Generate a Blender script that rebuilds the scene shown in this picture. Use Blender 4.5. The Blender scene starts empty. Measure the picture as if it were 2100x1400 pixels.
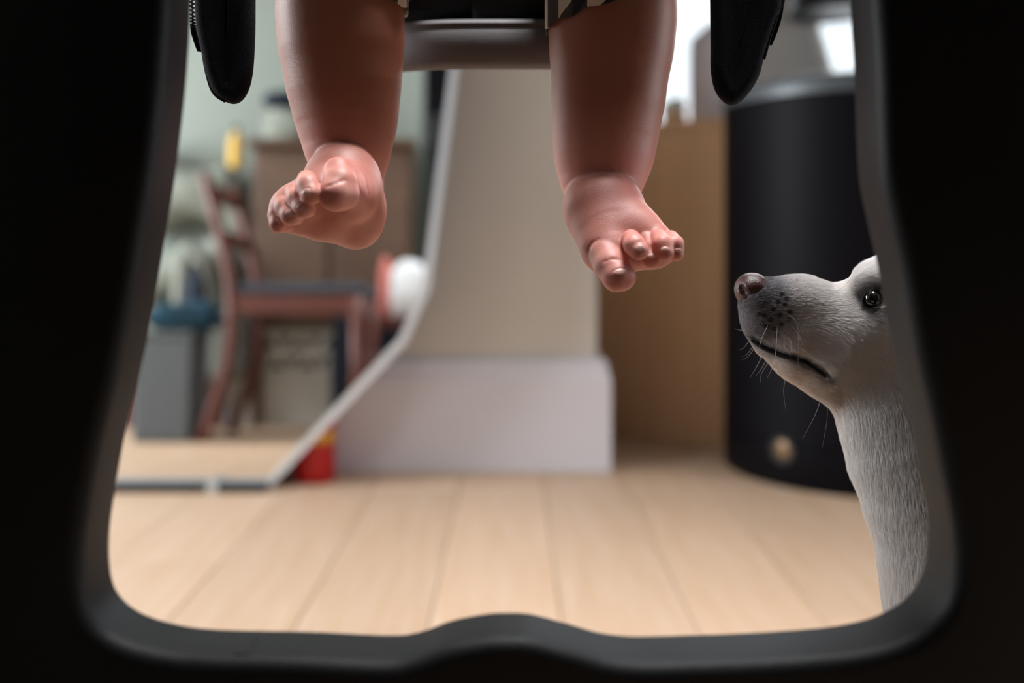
import bpy, bmesh, math, random
import numpy as np
from mathutils import Vector, Matrix
random.seed(7); rng = np.random.default_rng(7)
SC = bpy.context.scene
COL = SC.collection
F = 2042.0; CH = 0.50; HY = 500.0          # focal length in px, camera height, horizon row

# ------------------------------------------------------------------ camera, world, lights, exposure
cam_d = bpy.data.cameras.new('camera'); cam = bpy.data.objects.new('camera', cam_d); COL.objects.link(cam)
cam.location = (0, 0, CH); cam.rotation_euler = (math.pi/2, 0, 0)
cam_d.sensor_width = 36; cam_d.lens = 36*F/2100; cam_d.shift_y = -(700-HY)/2100
cam_d.clip_start = 0.01
cam_d.dof.use_dof = True; cam_d.dof.focus_distance = 0.635; cam_d.dof.aperture_fstop = 2.6
SC.camera = cam
w = bpy.data.worlds.new('sky'); SC.world = w; w.use_nodes = True
bg = w.node_tree.nodes['Background']; bg.inputs[0].default_value = (0.86, 0.94, 1.0, 1); bg.inputs[1].default_value = 1.6
def area(name, loc, rot, sx, sy, power, col):
    l = bpy.data.lights.new(name, 'AREA'); l.shape = 'RECTANGLE'; l.size = sx; l.size_y = sy; l.energy = power; l.color = col
    o = bpy.data.objects.new(name, l); COL.objects.link(o); o.location = loc; o.rotation_euler = rot; return o
# daylight through the window in the left wall (faces +X) and through the window of the back recess (faces -Y)
area('left_window_daylight', (-2.52, 1.36, 1.12), (0, -math.pi/2, 0), 1.2, 1.15, 92, (0.93, 0.96, 1.0))
area('back_window_daylight', (1.05, 3.24, 1.35), (-math.pi/2, 0, 0), 1.1, 1.0, 22, (0.9, 0.95, 1.0))
area('right_window_daylight', (1.93, 0.95, 0.80), (0, math.pi/2, 0), 1.1, .7, 12, (0.9, 0.93, 1.0))
cl_ = area('overhead_fill', (0.22, 0.74, 2.27), (0, 0, 0), 0.5, 0.4, 12, (0.97, 0.98, 1.0)); cl_.data.spread = math.radians(75)  # added light from above to brighten feet, dog and floor, no fixture
SC.view_settings.view_transform = 'Standard'; SC.view_settings.look = 'None'
SC.view_settings.exposure = 0.0; SC.view_settings.gamma = 1.0; SC.view_settings.use_curve_mapping = False

# ------------------------------------------------------------------ helpers
def P(px, py, Y): return Vector(((px-1050)/F*Y, Y, CH-(py-HY)/F*Y))
def srgb(r, g, b):
    f = lambda c: (c/255/12.92) if c/255 <= .04045 else ((c/255+.055)/1.055)**2.4
    return (f(r), f(g), f(b), 1)
def mat(name, col, rough=.6, metal=0., spec=.5, var=0., vscale=8., vcol=None, stretch=(1,1,1), bump=0., bscale=200., bstretch=(1,1,1), sss=0., ssr=(.01,.004,.002), coat=0., obj_var=0., sheen=0., trans=0.):
    m = bpy.data.materials.new(name); m.use_nodes = True; nt = m.node_tree; b = nt.nodes['Principled BSDF']
    b.inputs['Base Color'].default_value = col; b.inputs['Roughness'].default_value = rough; b.inputs['Metallic'].default_value = metal
    b.inputs['Specular IOR Level'].default_value = spec; b.inputs['Coat Weight'].default_value = coat
    b.inputs['Sheen Weight'].default_value = sheen; b.inputs['Transmission Weight'].default_value = trans
    if sss: b.inputs['Subsurface Weight'].default_value = sss; b.inputs['Subsurface Radius'].default_value = (1,.35,.2); b.inputs['Subsurface Scale'].default_value = ssr[0]
    tc = nt.nodes.new('ShaderNodeTexCoord')
    src = None
    if var:
        mp = nt.nodes.new('ShaderNodeMapping'); mp.inputs['Scale'].default_value = stretch; nt.links.new(tc.outputs['Object'], mp.inputs[0])
        if obj_var:
            oi = nt.nodes.new('ShaderNodeObjectInfo'); mu = nt.nodes.new('ShaderNodeMath'); mu.operation = 'MULTIPLY'; mu.inputs[1].default_value = 37
            nt.links.new(oi.outputs['Random'], mu.inputs[0]); nt.links.new(mu.outputs[0], mp.inputs['Location'])
        nz = nt.nodes.new('ShaderNodeTexNoise'); nz.inputs['Scale'].default_value = vscale; nz.inputs['Detail'].default_value = 5
        nt.links.new(mp.outputs[0], nz.inputs['Vector'])
        rp = nt.nodes.new('ShaderNodeMapRange'); rp.inputs[1].default_value = .3; rp.inputs[2].default_value = .7; nt.links.new(nz.outputs['Fac'], rp.inputs[0])
        mx = nt.nodes.new('ShaderNodeMix'); mx.data_type = 'RGBA'
        mx.inputs[6].default_value = col; mx.inputs[7].default_value = vcol or tuple(c*(1-var) for c in col[:3])+(1,)
        nt.links.new(rp.outputs[0], mx.inputs[0]); src = mx.outputs[2]
        nt.links.new(src, b.inputs['Base Color'])
    if obj_var:
        oi = nt.nodes.new('ShaderNodeObjectInfo'); hs = nt.nodes.new('ShaderNodeHueSaturation')
        mr = nt.nodes.new('ShaderNodeMapRange'); mr.inputs[3].default_value = 1-obj_var; mr.inputs[4].default_value = 1+obj_var
        nt.links.new(oi.outputs['Random'], mr.inputs[0]); nt.links.new(mr.outputs[0], hs.inputs['Value'])
        if src: nt.links.new(src, hs.inputs['Color'])
        else: hs.inputs['Color'].default_value = col
        nt.links.new(hs.outputs[0], b.inputs['Base Color'])
    if bump:
        mp2 = nt.nodes.new('ShaderNodeMapping'); mp2.inputs['Scale'].default_value = bstretch; nt.links.new(tc.outputs['Object'], mp2.inputs[0])
        n2 = nt.nodes.new('ShaderNodeTexNoise'); n2.inputs['Scale'].default_value = bscale; n2.inputs['Detail'].default_value = 4
        nt.links.new(mp2.outputs[0], n2.inputs['Vector'])
        bp = nt.nodes.new('ShaderNodeBump'); bp.inputs['Strength'].default_value = bump; bp.inputs['Distance'].default_value = .001
        nt.links.new(n2.outputs['Fac'], bp.inputs['Height']); nt.links.new(bp.outputs[0], b.inputs['Normal'])
    return m
def link(name, me, m, parent=None, smooth=False, loc=None):
    if m is not None and not me.materials: me.materials.append(m)
    if smooth: me.polygons.foreach_set('use_smooth', [True]*len(me.polygons))
    o = bpy.data.objects.new(name, me); COL.objects.link(o)
    if parent is not None: o.parent = parent; o.matrix_parent_inverse = Matrix.Translation(parent.location).inverted() if parent.parent is None else parent_inv(parent)
    if loc: o.location = loc
    return o
def parent_inv(p):
    m = Matrix.Translation(p.location)
    if p.parent is not None: m = (Matrix.Translation(p.parent.location) if p.parent.parent is None else Matrix()) @ p.matrix_parent_inverse @ m
    return m.inverted()
def thing(name, label, cat, loc=(0,0,0), group=None):
    o = bpy.data.objects.new(name, None); COL.objects.link(o); o.location = loc; o.empty_display_size = .05
    o['label'] = label; o['category'] = cat
    if group: o['group'] = group
    return o
def tag(o, label, cat, group=None):
    o['label'] = label; o['category'] = cat
    if group: o['group'] = group
    return o
def struct(o, label=None, cat=None):
    o['kind'] = 'structure'
    if label: o['label'] = label
    if cat: o['category'] = cat
    return o
def pyd(name, v, f):
    me = bpy.data.meshes.new(name); me.from_pydata([tuple(p) for p in v], [], [tuple(q) for q in f]); me.update(); return me
def bm_mesh(bm, name='m'):
    bmesh.ops.recalc_face_normals(bm, faces=bm.faces)
    me = bpy.data.meshes.new(name); bm.to_mesh(me); bm.free(); return me
def box_bm(bm, x0, x1, y0, y1, z0, z1, bev=0., seg=2, M=None):
    r = bmesh.ops.create_cube(bm, size=1); vs = r['verts']
    for v in vs: v.co = Vector(((x0+x1)/2+v.co.x*(x1-x0), (y0+y1)/2+v.co.y*(y1-y0), (z0+z1)/2+v.co.z*(z1-z0)))
    if M is not None: bmesh.ops.transform(bm, matrix=M, verts=vs)
    if bev:
        es = list({e for v in vs for e in v.link_edges})
        bmesh.ops.bevel(bm, geom=es, offset=bev, segments=seg, profile=.5, affect='EDGES')
def box(name, x0, x1, y0, y1, z0, z1, m, parent=None, bev=0.002, seg=2, M=None):
    bm = bmesh.new(); box_bm(bm, x0, x1, y0, y1, z0, z1, bev, seg, M)
    return link(name, bm_mesh(bm), m, parent)
def catmull(pts, n, closed=False):
    pts = [Vector(p) for p in pts]; N = len(pts); out = []
    segs = N if closed else N-1
    for i in range(segs):
        p = [pts[(i+k) % N] if closed else pts[min(max(i+k, 0), N-1)] for k in (-1, 0, 1, 2)]
        for j in range(n):
            t = j/n
            out.append(.5*((2*p[1])+(p[2]-p[0])*t+(2*p[0]-5*p[1]+4*p[2]-p[3])*t*t+(3*p[1]-p[0]-3*p[2]+p[3])*t**3))
    if not closed: out.append(pts[-1])
    return out
def tube_data(pts, rad, n=8, flat=1.0, caps=True):
    pts = [Vector(p) for p in pts]; V = []; Fc = []
    up = Vector((0, 0, 1))
    for i, p in enumerate(pts):
        t = (pts[min(i+1, len(pts)-1)]-pts[max(i-1, 0)]).normalized()
        if i == 0:
            a = t.cross(up)
            if a.length < .1: a = t.cross(Vector((1, 0, 0)))
            a.normalize()
        else: a = (a-t*a.dot(t)).normalized()
        b = t.cross(a)
        r = rad[i] if hasattr(rad, '__len__') else rad
        for k in range(n):
            th = 2*math.pi*k/n; V.append(p+a*math.cos(th)*r+b*math.sin(th)*r*flat)
    for i in range(len(pts)-1):
        for k in range(n):
            Fc.append((i*n+k, i*n+(k+1) % n, (i+1)*n+(k+1) % n, (i+1)*n+k))
    if caps: Fc += [tuple(range(n-1, -1, -1)), tuple(range((len(pts)-1)*n, len(pts)*n))]
    return V, Fc
def tube(name, pts, rad, m, parent=None, n=8, flat=1.0):
    V, Fc = tube_data(pts, rad, n, flat); return link(name, pyd(name, V, Fc), m, parent, True)
def lathe(name, prof, c, m, parent=None, n=40, smooth=True):
    V = []; Fc = []
    for r, z in prof:
        for k in range(n): th = 2*math.pi*k/n; V.append((c[0]+r*math.cos(th), c[1]+r*math.sin(th), c[2]+z))
    for i in range(len(prof)-1):
        for k in range(n): Fc.append((i*n+k, i*n+(k+1) % n, (i+1)*n+(k+1) % n, (i+1)*n+k))
    Fc += [tuple(range(n-1, -1, -1)), tuple(range((len(prof)-1)*n, len(prof)*n))]
    o = link(name, pyd(name, V, Fc), m, parent, smooth)
    if smooth: sharp(o)
    return o
def sharp(o, ang=40):
    bm = bmesh.new(); bm.from_mesh(o.data); a = math.radians(ang)
    for e in bm.edges:
        if len(e.link_faces) == 2 and e.calc_face_angle(0) > a: e.smooth = False
    bm.to_mesh(o.data); bm.free()
def ball(name, c, r, m, parent=None, sc=(1, 1, 1), rot=None, sub=3):
    bm = bmesh.new(); bmesh.ops.create_icosphere(bm, subdivisions=sub, radius=r)
    M = Matrix.Translation(Vector(c)) @ (rot.to_4x4() if rot is not None else Matrix()) @ Matrix.Diagonal((*sc, 1))
    bmesh.ops.transform(bm, matrix=M, verts=bm.verts); return link(name, bm_mesh(bm), m, parent, True)

# ------------------------------------------------------------------ distance field modelling (one continuous skin)
class Field:
    def __init__(s, lo, hi, h):
        s.lo = np.array(lo, np.float32); s.h = h
        s.n = np.maximum(np.ceil((np.array(hi)-np.array(lo))/h).astype(int)+1, 2)
        s.d = np.full(s.n, .05, np.float32)
    def like(s):
        f = Field((0,0,0), (.01,.01,.01), .005); f.lo = s.lo; f.h = s.h; f.n = s.n; f.d = np.full(s.n, .05, np.float32); return f
    def _sub(s, lo, hi, m):
        a = np.clip(np.floor((np.array(lo)-m-s.lo)/s.h).astype(int), 0, s.n-1); b = np.clip(np.ceil((np.array(hi)+m-s.lo)/s.h).astype(int)+1, 1, s.n)
        if np.any(b <= a): return None
        sl = tuple(slice(int(a[i]), int(b[i])) for i in range(3))
        ax = [(s.lo[i]+s.h*np.arange(a[i], b[i])).astype(np.float32) for i in range(3)]
        return sl, ax[0][:, None, None], ax[1][None, :, None], ax[2][None, None, :]
    def _mix(s, sl, d, k, op):
        o = s.d[sl]
        if op == 'add':
            hh = np.maximum(k-np.abs(o-d), 0)/k; s.d[sl] = np.minimum(o, d)-hh*hh*k*.25
        else:
            d = -d; hh = np.maximum(k-np.abs(o-d), 0)/k; s.d[sl] = np.maximum(o, d)+hh*hh*k*.25
    def cone(s, a, b, ra, rb, k=.004, op='add', yz=1.0):
        a = np.array(a, np.float32); b = np.array(b, np.float32); R = max(ra, rb)*max(1, yz)
        q = s._sub(np.minimum(a, b)-R, np.maximum(a, b)+R, k+.012)
        if q is None: return
        sl, X, Y, Z = q; ba = b-a; L = float(ba@ba)+1e-12
        px, py, pz = X-a[0], (Y-a[1])/yz, Z-a[2]; bay = ba[1]/yz; L = ba[0]**2+bay**2+ba[2]**2+1e-12
        t = np.clip((px*ba[0]+py*bay+pz*ba[2])/L, 0, 1)
        d = np.sqrt((px-t*ba[0])**2+(py-t*bay)**2+(pz-t*ba[2])**2)-(ra+(rb-ra)*t)
        s._mix(sl, d.astype(np.float32), k, op)
    def chain(s, pts, k=.004, op='add', yz=1.0):
        for (a, ra), (b, rb) in zip(pts[:-1], pts[1:]): s.cone(a, b, ra, rb, k, op, yz)
    def ell(s, c, r, k=.004, op='add', rot=None):
        R = max(r); q = s._sub(np.array(c)-R, np.array(c)+R, k+.012)
        if q is None: return
        sl, X, Y, Z = q; x, y, z = X-c[0], Y-c[1], Z-c[2]
        if rot is not None:
            m = np.array(rot.inverted()); x, y, z = (m[i][0]*x+m[i][1]*y+m[i][2]*z for i in range(3))
        k0 = np.sqrt((x/r[0])**2+(y/r[1])**2+(z/r[2])**2); k1 = np.sqrt((x/r[0]**2)**2+(y/r[1]**2)**2+(z/r[2]**2)**2)+1e-9
        s._mix(sl, (k0*(k0-1)/k1).astype(np.float32), k, op)
    def groove(s, pts, wdt, amp):
        for a, b in zip(pts[:-1], pts[1:]):
            a = np.array(a, np.float32); b = np.array(b, np.float32)
            q = s._sub(np.minimum(a, b), np.maximum(a, b), wdt*3)
            if q is None: continue
            sl, X, Y, Z = q; ba = b-a; L = float(ba@ba)+1e-12
            px, py, pz = X-a[0], Y-a[1], Z-a[2]; t = np.clip((px*ba[0]+py*ba[1]+pz*ba[2])/L, 0, 1)
            dd = (px-t*ba[0])**2+(py-t*ba[1])**2+(pz-t*ba[2])**2
            s.d[sl] += amp*np.exp(-dd/(wdt*wdt))
    def at(s, p):
        q = (np.array(p)-s.lo)/s.h; i = np.clip(np.floor(q).astype(int), 0, s.n-2); f = np.clip(q-i, 0, 1)
        b = s.d[i[0]:i[0]+2, i[1]:i[1]+2, i[2]:i[2]+2]; b = b[0]*(1-f[0])+b[1]*f[0]; b = b[0]*(1-f[1])+b[1]*f[1]; return float(b[0]*(1-f[2])+b[1]*f[2])
    def surf(s, px, py, y0, y1):
        y = y0
        while y < y1:
            p = P(px, py, y)
            if s.at(p) < 0: return p
            y += s.h*.25
        return P(px, py, y1)
    def normal(s, p):
        e = s.h*2; g = [s.at(Vector(p)+Vector(v)*e)-s.at(Vector(p)-Vector(v)*e) for v in ((1,0,0),(0,1,0),(0,0,1))]
        return Vector(g).normalized()
    def mesh(s, smooth=2):
        d = s.d; ins = d < 0; nx, ny, nz = d.shape
        c = np.zeros((nx-1, ny-1, nz-1), np.int8)
        for i in (0, 1):
            for j in (0, 1):
                for k in (0, 1): c += ins[i:nx-1+i, j:ny-1+j, k:nz-1+k]
        act = np.argwhere((c > 0) & (c < 8)); del c
        idx = np.full((nx-1, ny-1, nz-1), -1, np.int32); idx[tuple(act.T)] = np.arange(len(act))
        acc = np.zeros((len(act), 3)); cnt = np.zeros(len(act))
        C = [(i, j, k) for i in (0, 1) for j in (0, 1) for k in (0, 1)]
        val = {q: d[tuple((act+np.array(q)).T)] for q in C}
        for q in C:
            for ax in range(3):
                if q[ax] == 0:
                    r = list(q); r[ax] = 1; r = tuple(r); a, b = val[q], val[r]
                    m = (a < 0) != (b < 0); t = np.where(m, a/(np.where(m, a-b, 1)), 0)
                    p = np.tile(np.array(q, float), (len(act), 1)); p[:, ax] = t
                    acc += p*m[:, None]; cnt += m
        V = (act+acc/cnt[:, None])*s.h+s.lo
        Q = []
        for ax in range(3):
            o1, o2 = [(1, 2), (2, 0), (0, 1)][ax]
            a = np.take(ins, range(0, d.shape[ax]-1), ax); b = np.take(ins, range(1, d.shape[ax]), ax)
            e = np.argwhere(a != b)
            e = e[(e[:, o1] > 0) & (e[:, o2] > 0) & (e[:, o1] < d.shape[o1]-1) & (e[:, o2] < d.shape[o2]-1)]
            def cell(u, v): z = e.copy(); z[:, o1] -= u; z[:, o2] -= v; return idx[tuple(z.T)]
            q = np.stack([cell(1, 1), cell(0, 1), cell(0, 0), cell(1, 0)], 1)
            fl = ~ins[tuple(e.T)]; q[fl] = q[fl][:, ::-1]; Q.append(q)
        Q = np.concatenate(Q); Q = Q[(Q >= 0).all(1)]
        for _ in range(smooth):
            S = np.zeros_like(V); n = np.zeros(len(V))
            for i in range(4):
                for j in (1, 3): np.add.at(S, Q[:, i], V[Q[:, (i+j) % 4]]); np.add.at(n, Q[:, i], 1)
            V = V*.5+.5*S/np.maximum(n, 1)[:, None]
        return V, Q
def np_mesh(name, V, Q):
    me = bpy.data.meshes.new(name); me.vertices.add(len(V)); me.vertices.foreach_set('co', np.asarray(V, np.float32).ravel())
    me.loops.add(len(Q)*4); me.loops.foreach_set('vertex_index', np.asarray(Q, np.int32).ravel())
    me.polygons.add(len(Q)); me.polygons.foreach_set('loop_start', np.arange(0, len(Q)*4, 4, dtype=np.int32))
    me.polygons.foreach_set('use_smooth', np.ones(len(Q), bool)); me.update(calc_edges=True); me.validate(); return me

# ------------------------------------------------------------------ materials
M = {}
M['plank'] = mat('pale_oak', srgb(206,177,152), .45, var=.2, vscale=6, vcol=srgb(197,164,134), stretch=(9,.7,1), bump=.15, bscale=60, bstretch=(10,.6,1), obj_var=.07)
M['subfloor'] = mat('joint_brown', srgb(176,144,114), .8)
M['wall'] = mat('warm_grey_paint', srgb(216,208,198), .7, var=.05, vscale=4, bump=.1, bscale=400)
M['wall_pale'] = mat('pale_green_grey_paint', srgb(138,146,138), .7, var=.05, vscale=3)
M['ceiling'] = mat('ceiling_paint', srgb(120,116,110), .8)
M['dark_wall'] = mat('deep_grey_wall', srgb(44,46,50), .8)
M['skirt'] = mat('lilac_white_gloss_paint', srgb(226,223,230), .4, var=.03, vscale=5)
M['cabinet'] = mat('tan_wood', srgb(236,192,150), .5, var=.12, vscale=5, stretch=(6,6,.6))
M['black_pl'] = mat('black_moulded_plastic', srgb(13,15,17), .55, spec=.3, var=.25, vscale=30, bump=.4, bscale=700)
M['bin'] = mat('black_satin_metal', srgb(13,12,16), .5, spec=.07)
M['bin_rim'] = mat('grey_satin_metal', srgb(80,86,90), .4, metal=.3)
M['brass'] = mat('dull_brass', srgb(120,95,70), .4, metal=.5)
M['mirror'] = mat('silvered_glass', (.88,.9,.9,1), .015, metal=1)
M['bevel'] = mat('polished_glass_edge', (.82,.88,.95,1), .35, metal=.25)
M['black'] = mat('matt_black', srgb(22,24,26), .6)
M['clear'] = mat('clear_clip', srgb(190,195,195), .3, metal=.2)
M['red'] = mat('red_enamel', srgb(190,20,24), .35)
M['yellow'] = mat('yellow_label', srgb(225,160,30), .5)
M['grey_pl'] = mat('grey_seat_shell', srgb(104,100,100), .7, bump=.2, bscale=500)
M['cushion'] = mat('charcoal_cushion', srgb(26,24,24), .9, bump=.5, bscale=900)
M['navy'] = mat('navy_woven_fabric', srgb(14,18,28), .9, spec=.2, sheen=.05, var=.3, vscale=60, bump=1.0, bscale=1500)
M['zip'] = mat('black_zip_teeth', srgb(20,22,28), .4)
M['skin'] = mat('baby_skin', srgb(214,152,138), .48, spec=.42, var=.35, vscale=28, vcol=srgb(206,130,118), bump=.18, bscale=900, bstretch=(1,1,1.8), sss=.28, ssr=(.007,))
nt = M['skin'].node_tree; b_ = nt.nodes['Principled BSDF']; src = b_.inputs['Base Color'].links[0].from_socket   # feet pinker; legs browned further to paint in the shade on the calves
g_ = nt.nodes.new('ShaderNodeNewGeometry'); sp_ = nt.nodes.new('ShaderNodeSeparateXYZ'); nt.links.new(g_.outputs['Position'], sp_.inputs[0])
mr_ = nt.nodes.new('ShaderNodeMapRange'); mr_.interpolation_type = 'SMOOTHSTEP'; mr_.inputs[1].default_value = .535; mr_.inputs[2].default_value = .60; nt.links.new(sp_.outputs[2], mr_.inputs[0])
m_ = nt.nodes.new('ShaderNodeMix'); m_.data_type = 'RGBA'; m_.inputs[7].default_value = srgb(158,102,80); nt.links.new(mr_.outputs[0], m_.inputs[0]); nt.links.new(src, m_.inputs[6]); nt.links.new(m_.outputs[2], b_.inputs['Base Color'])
M['nail'] = mat('toenail', srgb(228,180,168), .22, coat=.4)
M['shirt'] = mat('grey_jersey', srgb(80,84,92), .9)
M['wood_red'] = mat('red_brown_wood', srgb(104,56,46), .42, var=.2, vscale=8, stretch=(3,3,.5))
M['wood_brown'] = mat('dull_brown_wood', srgb(98,72,54), .5, var=.2, vscale=5, stretch=(1,1,4))
M['seat_blue'] = mat('slate_blue_pad', srgb(62,72,84), .8)
M['teal'] = mat('dark_teal_cloth', srgb(26,68,88), .9, var=.3, vscale=12)
M['indigo'] = mat('dark_indigo_cloth', srgb(22,34,50), .9, var=.3, vscale=12)
M['greybox'] = mat('grey_fabric_box', srgb(96,102,106), .9, var=.15, vscale=14, stretch=(6,6,.5))
M['pale_cloth'] = mat('pale_sage_cloth', srgb(138,142,132), .95, var=.2, vscale=9)
M['white_cloth'] = mat('white_cotton', srgb(240,242,244), .9, var=.05, vscale=15)
M['pink'] = mat('coral_cloth', srgb(240,140,128), .9, var=.1, vscale=15)
M['yellow_cl'] = mat('mustard_yellow', srgb(222,178,72), .6)
M['white_pt'] = mat('white_grille_paint', srgb(224,224,216), .5)
M['hole'] = mat('dark_slot', srgb(35,38,36), .9)
M['frame_w'] = mat('white_window_frame', srgb(235,236,238), .4)
M['lilac'] = mat('lilac_grey_enamel', srgb(222,214,222), .35)
M['ceramic'] = mat('white_ceramic', srgb(245,245,245), .3, var=.0)
M['leaf'] = mat('fresh_leaf', srgb(90,140,60), .5, var=.3, vscale=40)
M['shade'] = mat('linen_shade', srgb(200,196,190), .9, var=.06, vscale=30)
gl = bpy.data.materials.new('window_glass'); gl.use_nodes = True; nt = gl.node_tree
for n in list(nt.nodes): nt.nodes.remove(n)
o_ = nt.nodes.new('ShaderNodeOutputMaterial'); g_ = nt.nodes.new('ShaderNodeBsdfGlossy'); t_ = nt.nodes.new('ShaderNodeBsdfTransparent'); x_ = nt.nodes.new('ShaderNodeMixShader')
x_.inputs[0].default_value = .06; g_.inputs['Roughness'].default_value = .02
nt.links.new(t_.outputs[0], x_.inputs[1]); nt.links.new(g_.outputs[0], x_.inputs[2]); nt.links.new(x_.outputs[0], o_.inputs[0]); M['glass'] = gl

# ------------------------------------------------------------------ setting
X0, X1, Y0, Y1, H = -2.6, 2.0, -1.6, 3.3, 2.3
fl = struct(box('floor', X0, X1, Y0, Y1, -.06, -.012, M['subfloor'], bev=0), 'pale oak plank floor running away from the camera', 'floor')
def plank_mesh(w_, l_):
    g = .0007; b = .0006; z0, z1 = -.012, 0
    v = [(-w_/2+g,-l_/2+g,z0),(w_/2-g,-l_/2+g,z0),(w_/2-g,l_/2-g,z0),(-w_/2+g,l_/2-g,z0)]
    v += [(x, y, z1-b) for x, y, _ in v[:4]]
    v += [(math.copysign(abs(x)-b, x), math.copysign(abs(y)-b, y), z1) for x, y, _ in v[:4]]
    f = [(3,2,1,0)]+[(i,(i+1)%4,4+(i+1)%4,4+i) for i in range(4)]+[(4+i,4+(i+1)%4,8+(i+1)%4,8+i) for i in range(4)]+[(8,9,10,11)]
    me = pyd('plank', v, f); me.materials.append(M['plank']); return me
PW = .1742; pm = {}
k0 = int(math.floor((X0+.109)/PW))
for k in range(k0, 13):
    xa = -.109+k*PW
    if xa+PW > X1: break
    y = Y0-random.uniform(0, 1.5)
    while y < Y1:
        ya, yb = max(y, Y0), min(y+1.9, Y1); y += 1.9
        key = round(yb-ya, 2)
        if key < .03 or xa < X0-.001: continue
        if key not in pm: pm[key] = plank_mesh(PW, yb-ya)
        o = bpy.data.objects.new('plank', pm[key]); COL.objects.link(o); o.parent = fl; o.location = (xa+PW/2, (ya+yb)/2, 0)
struct(box('ceiling', X0, X1, Y0, Y1, H, H+.1, M['ceiling'], bev=0))
def wall(name, x0, x1, y0, y1, m, holes=None, z1=H, bevel=.001):
    return struct(box(name, x0, x1, y0, y1, 0, z1, m, bev=bevel))
def wall_hole(name, axis, p0, p1, a0, a1, h0, h1, z0, z1, m):
    bm = bmesh.new()
    def bb(u0, u1, w0, w1):
        if axis == 'x': box_bm(bm, p0, p1, u0, u1, w0, w1)
        else: box_bm(bm, u0, u1, p0, p1, w0, w1)
    bb(a0, h0, 0, H); bb(h1, a1, 0, H); bb(h0, h1, 0, z0); bb(h0, h1, z1, H)
    return struct(link(name, bm_mesh(bm), m))
WY = 2.215                                                # face of the grey wall behind the mirror
wall_hole('wall_left', 'x', X0-.1, X0, Y0, Y1, .75, 1.97, .45, 1.75, M['wall_pale'])
wall_hole('wall_right', 'x', X1, X1+.1, Y0, Y1, .55, 1.4, .2, 1.4, M['dark_wall'])
wall('wall_front', X0, X1, Y0-.1, Y0, M['dark_wall'])
wall_hole('wall_back', 'y', Y1, Y1+.1, X0, X1, .44, 1.65, .83, 1.9, M['wall_pale'])
CX = (1226-1050)/F*WY
wall('wall_center', X0+.002, CX, WY, WY+.18, M['wall'], bevel=.008)
wall('wall_side', X0+.002, -.335, .33, .43, M['wall_pale'], bevel=.004)
def window(name, axis, p, a0, a1, z0, z1, nm):
    t = bpy.data.objects.new(name, None); COL.objects.link(t); t['kind'] = 'structure'
    t.location = (p, (a0+a1)/2, z0) if axis == 'x' else ((a0+a1)/2, p, z0)
    bm = bmesh.new(); fw = .045
    def bb(u0, u1, w0, w1, th=.03, B=bm):
        if axis == 'x': box_bm(B, p-th, p+th, u0, u1, w0, w1, .002)
        else: box_bm(B, u0, u1, p-th, p+th, w0, w1, .002)
    bb(a0, a1, z0, z0+fw); bb(a0, a1, z1-fw, z1); bb(a0, a0+fw, z0+fw, z1-fw); bb(a1-fw, a1, z0+fw, z1-fw)
    link('window_frame', bm_mesh(bm), M['frame_w'], t)
    n = nm; u = a0+fw
    for i in range(1, n):
        c = a0+(a1-a0)*i/n; b2 = bmesh.new(); bb(c-.018, c+.018, z0+fw, z1-fw, .02, b2); link('mullion', bm_mesh(b2), M['frame_w'], t)
    for i in range(n):
        b3 = bmesh.new(); bb(a0+(a1-a0)*i/n+.02, a0+(a1-a0)*(i+1)/n-.02, z0+fw, z1-fw, .003, b3); link('pane', bm_mesh(b3), M['glass'], t)
    return t
window('window_1', 'x', X0-.05, .75, 1.97, .45, 1.75, 2)
window('window_2', 'y', Y1+.05, .44, 1.65, .83, 1.9, 3)
window('window_3', 'x', X1+.05, .55, 1.4, .2, 1.4, 1)
# skirting board: moulded profile extruded along the wall and returned round its end
def skirting(name, path, hh, m, proud=.018, label=None):
    prof = [(0, 0), (proud, 0), (proud, hh-.045), (proud-.002, hh-.035), (proud-.006, hh-.028), (proud-.007, hh-.012), (proud-.011, hh-.004), (proud-.016, hh), (0, hh)]
    V = []; Fc = []; n = len(prof)
    for i, p in enumerate(path):
        p = Vector(p)
        def nrm(a, b): d = (Vector(b)-Vector(a)).normalized(); return Vector((d.y, -d.x))
        if i == 0: nn = nrm(path[0], path[1])
        elif i == len(path)-1: nn = nrm(path[-2], path[-1])
        else: a, b = nrm(path[i-1], path[i]), nrm(path[i], path[i+1]); nn = (a+b)/(1+a.dot(b))
        for u, z in prof: V.append((p.x+nn.x*u, p.y+nn.y*u, z))
    for i in range(len(path)-1):
        for k in range(n): Fc.append((i*n+k, (i+1)*n+k, (i+1)*n+(k+1) % n, i*n+(k+1) % n))
    Fc += [tuple(range(n)), tuple(range((len(path)-1)*n, len(path)*n))[::-1]]
    bm = bmesh.new(); me = pyd(name, V, Fc); bm.from_mesh(me); o = link(name, bm_mesh(bm), m); return struct(o, label)
skirting('baseboard_center', [(X0+.01, WY+.0005), (CX+.001, WY+.0005), (CX+.001, WY+.18)], .246, M['skirt'], .026, 'tall lilac white moulded skirting board on the grey wall')
skirting('baseboard_side', [(-.334, .431), (X0+.01, .431)], .175, M['skirt'])

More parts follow.
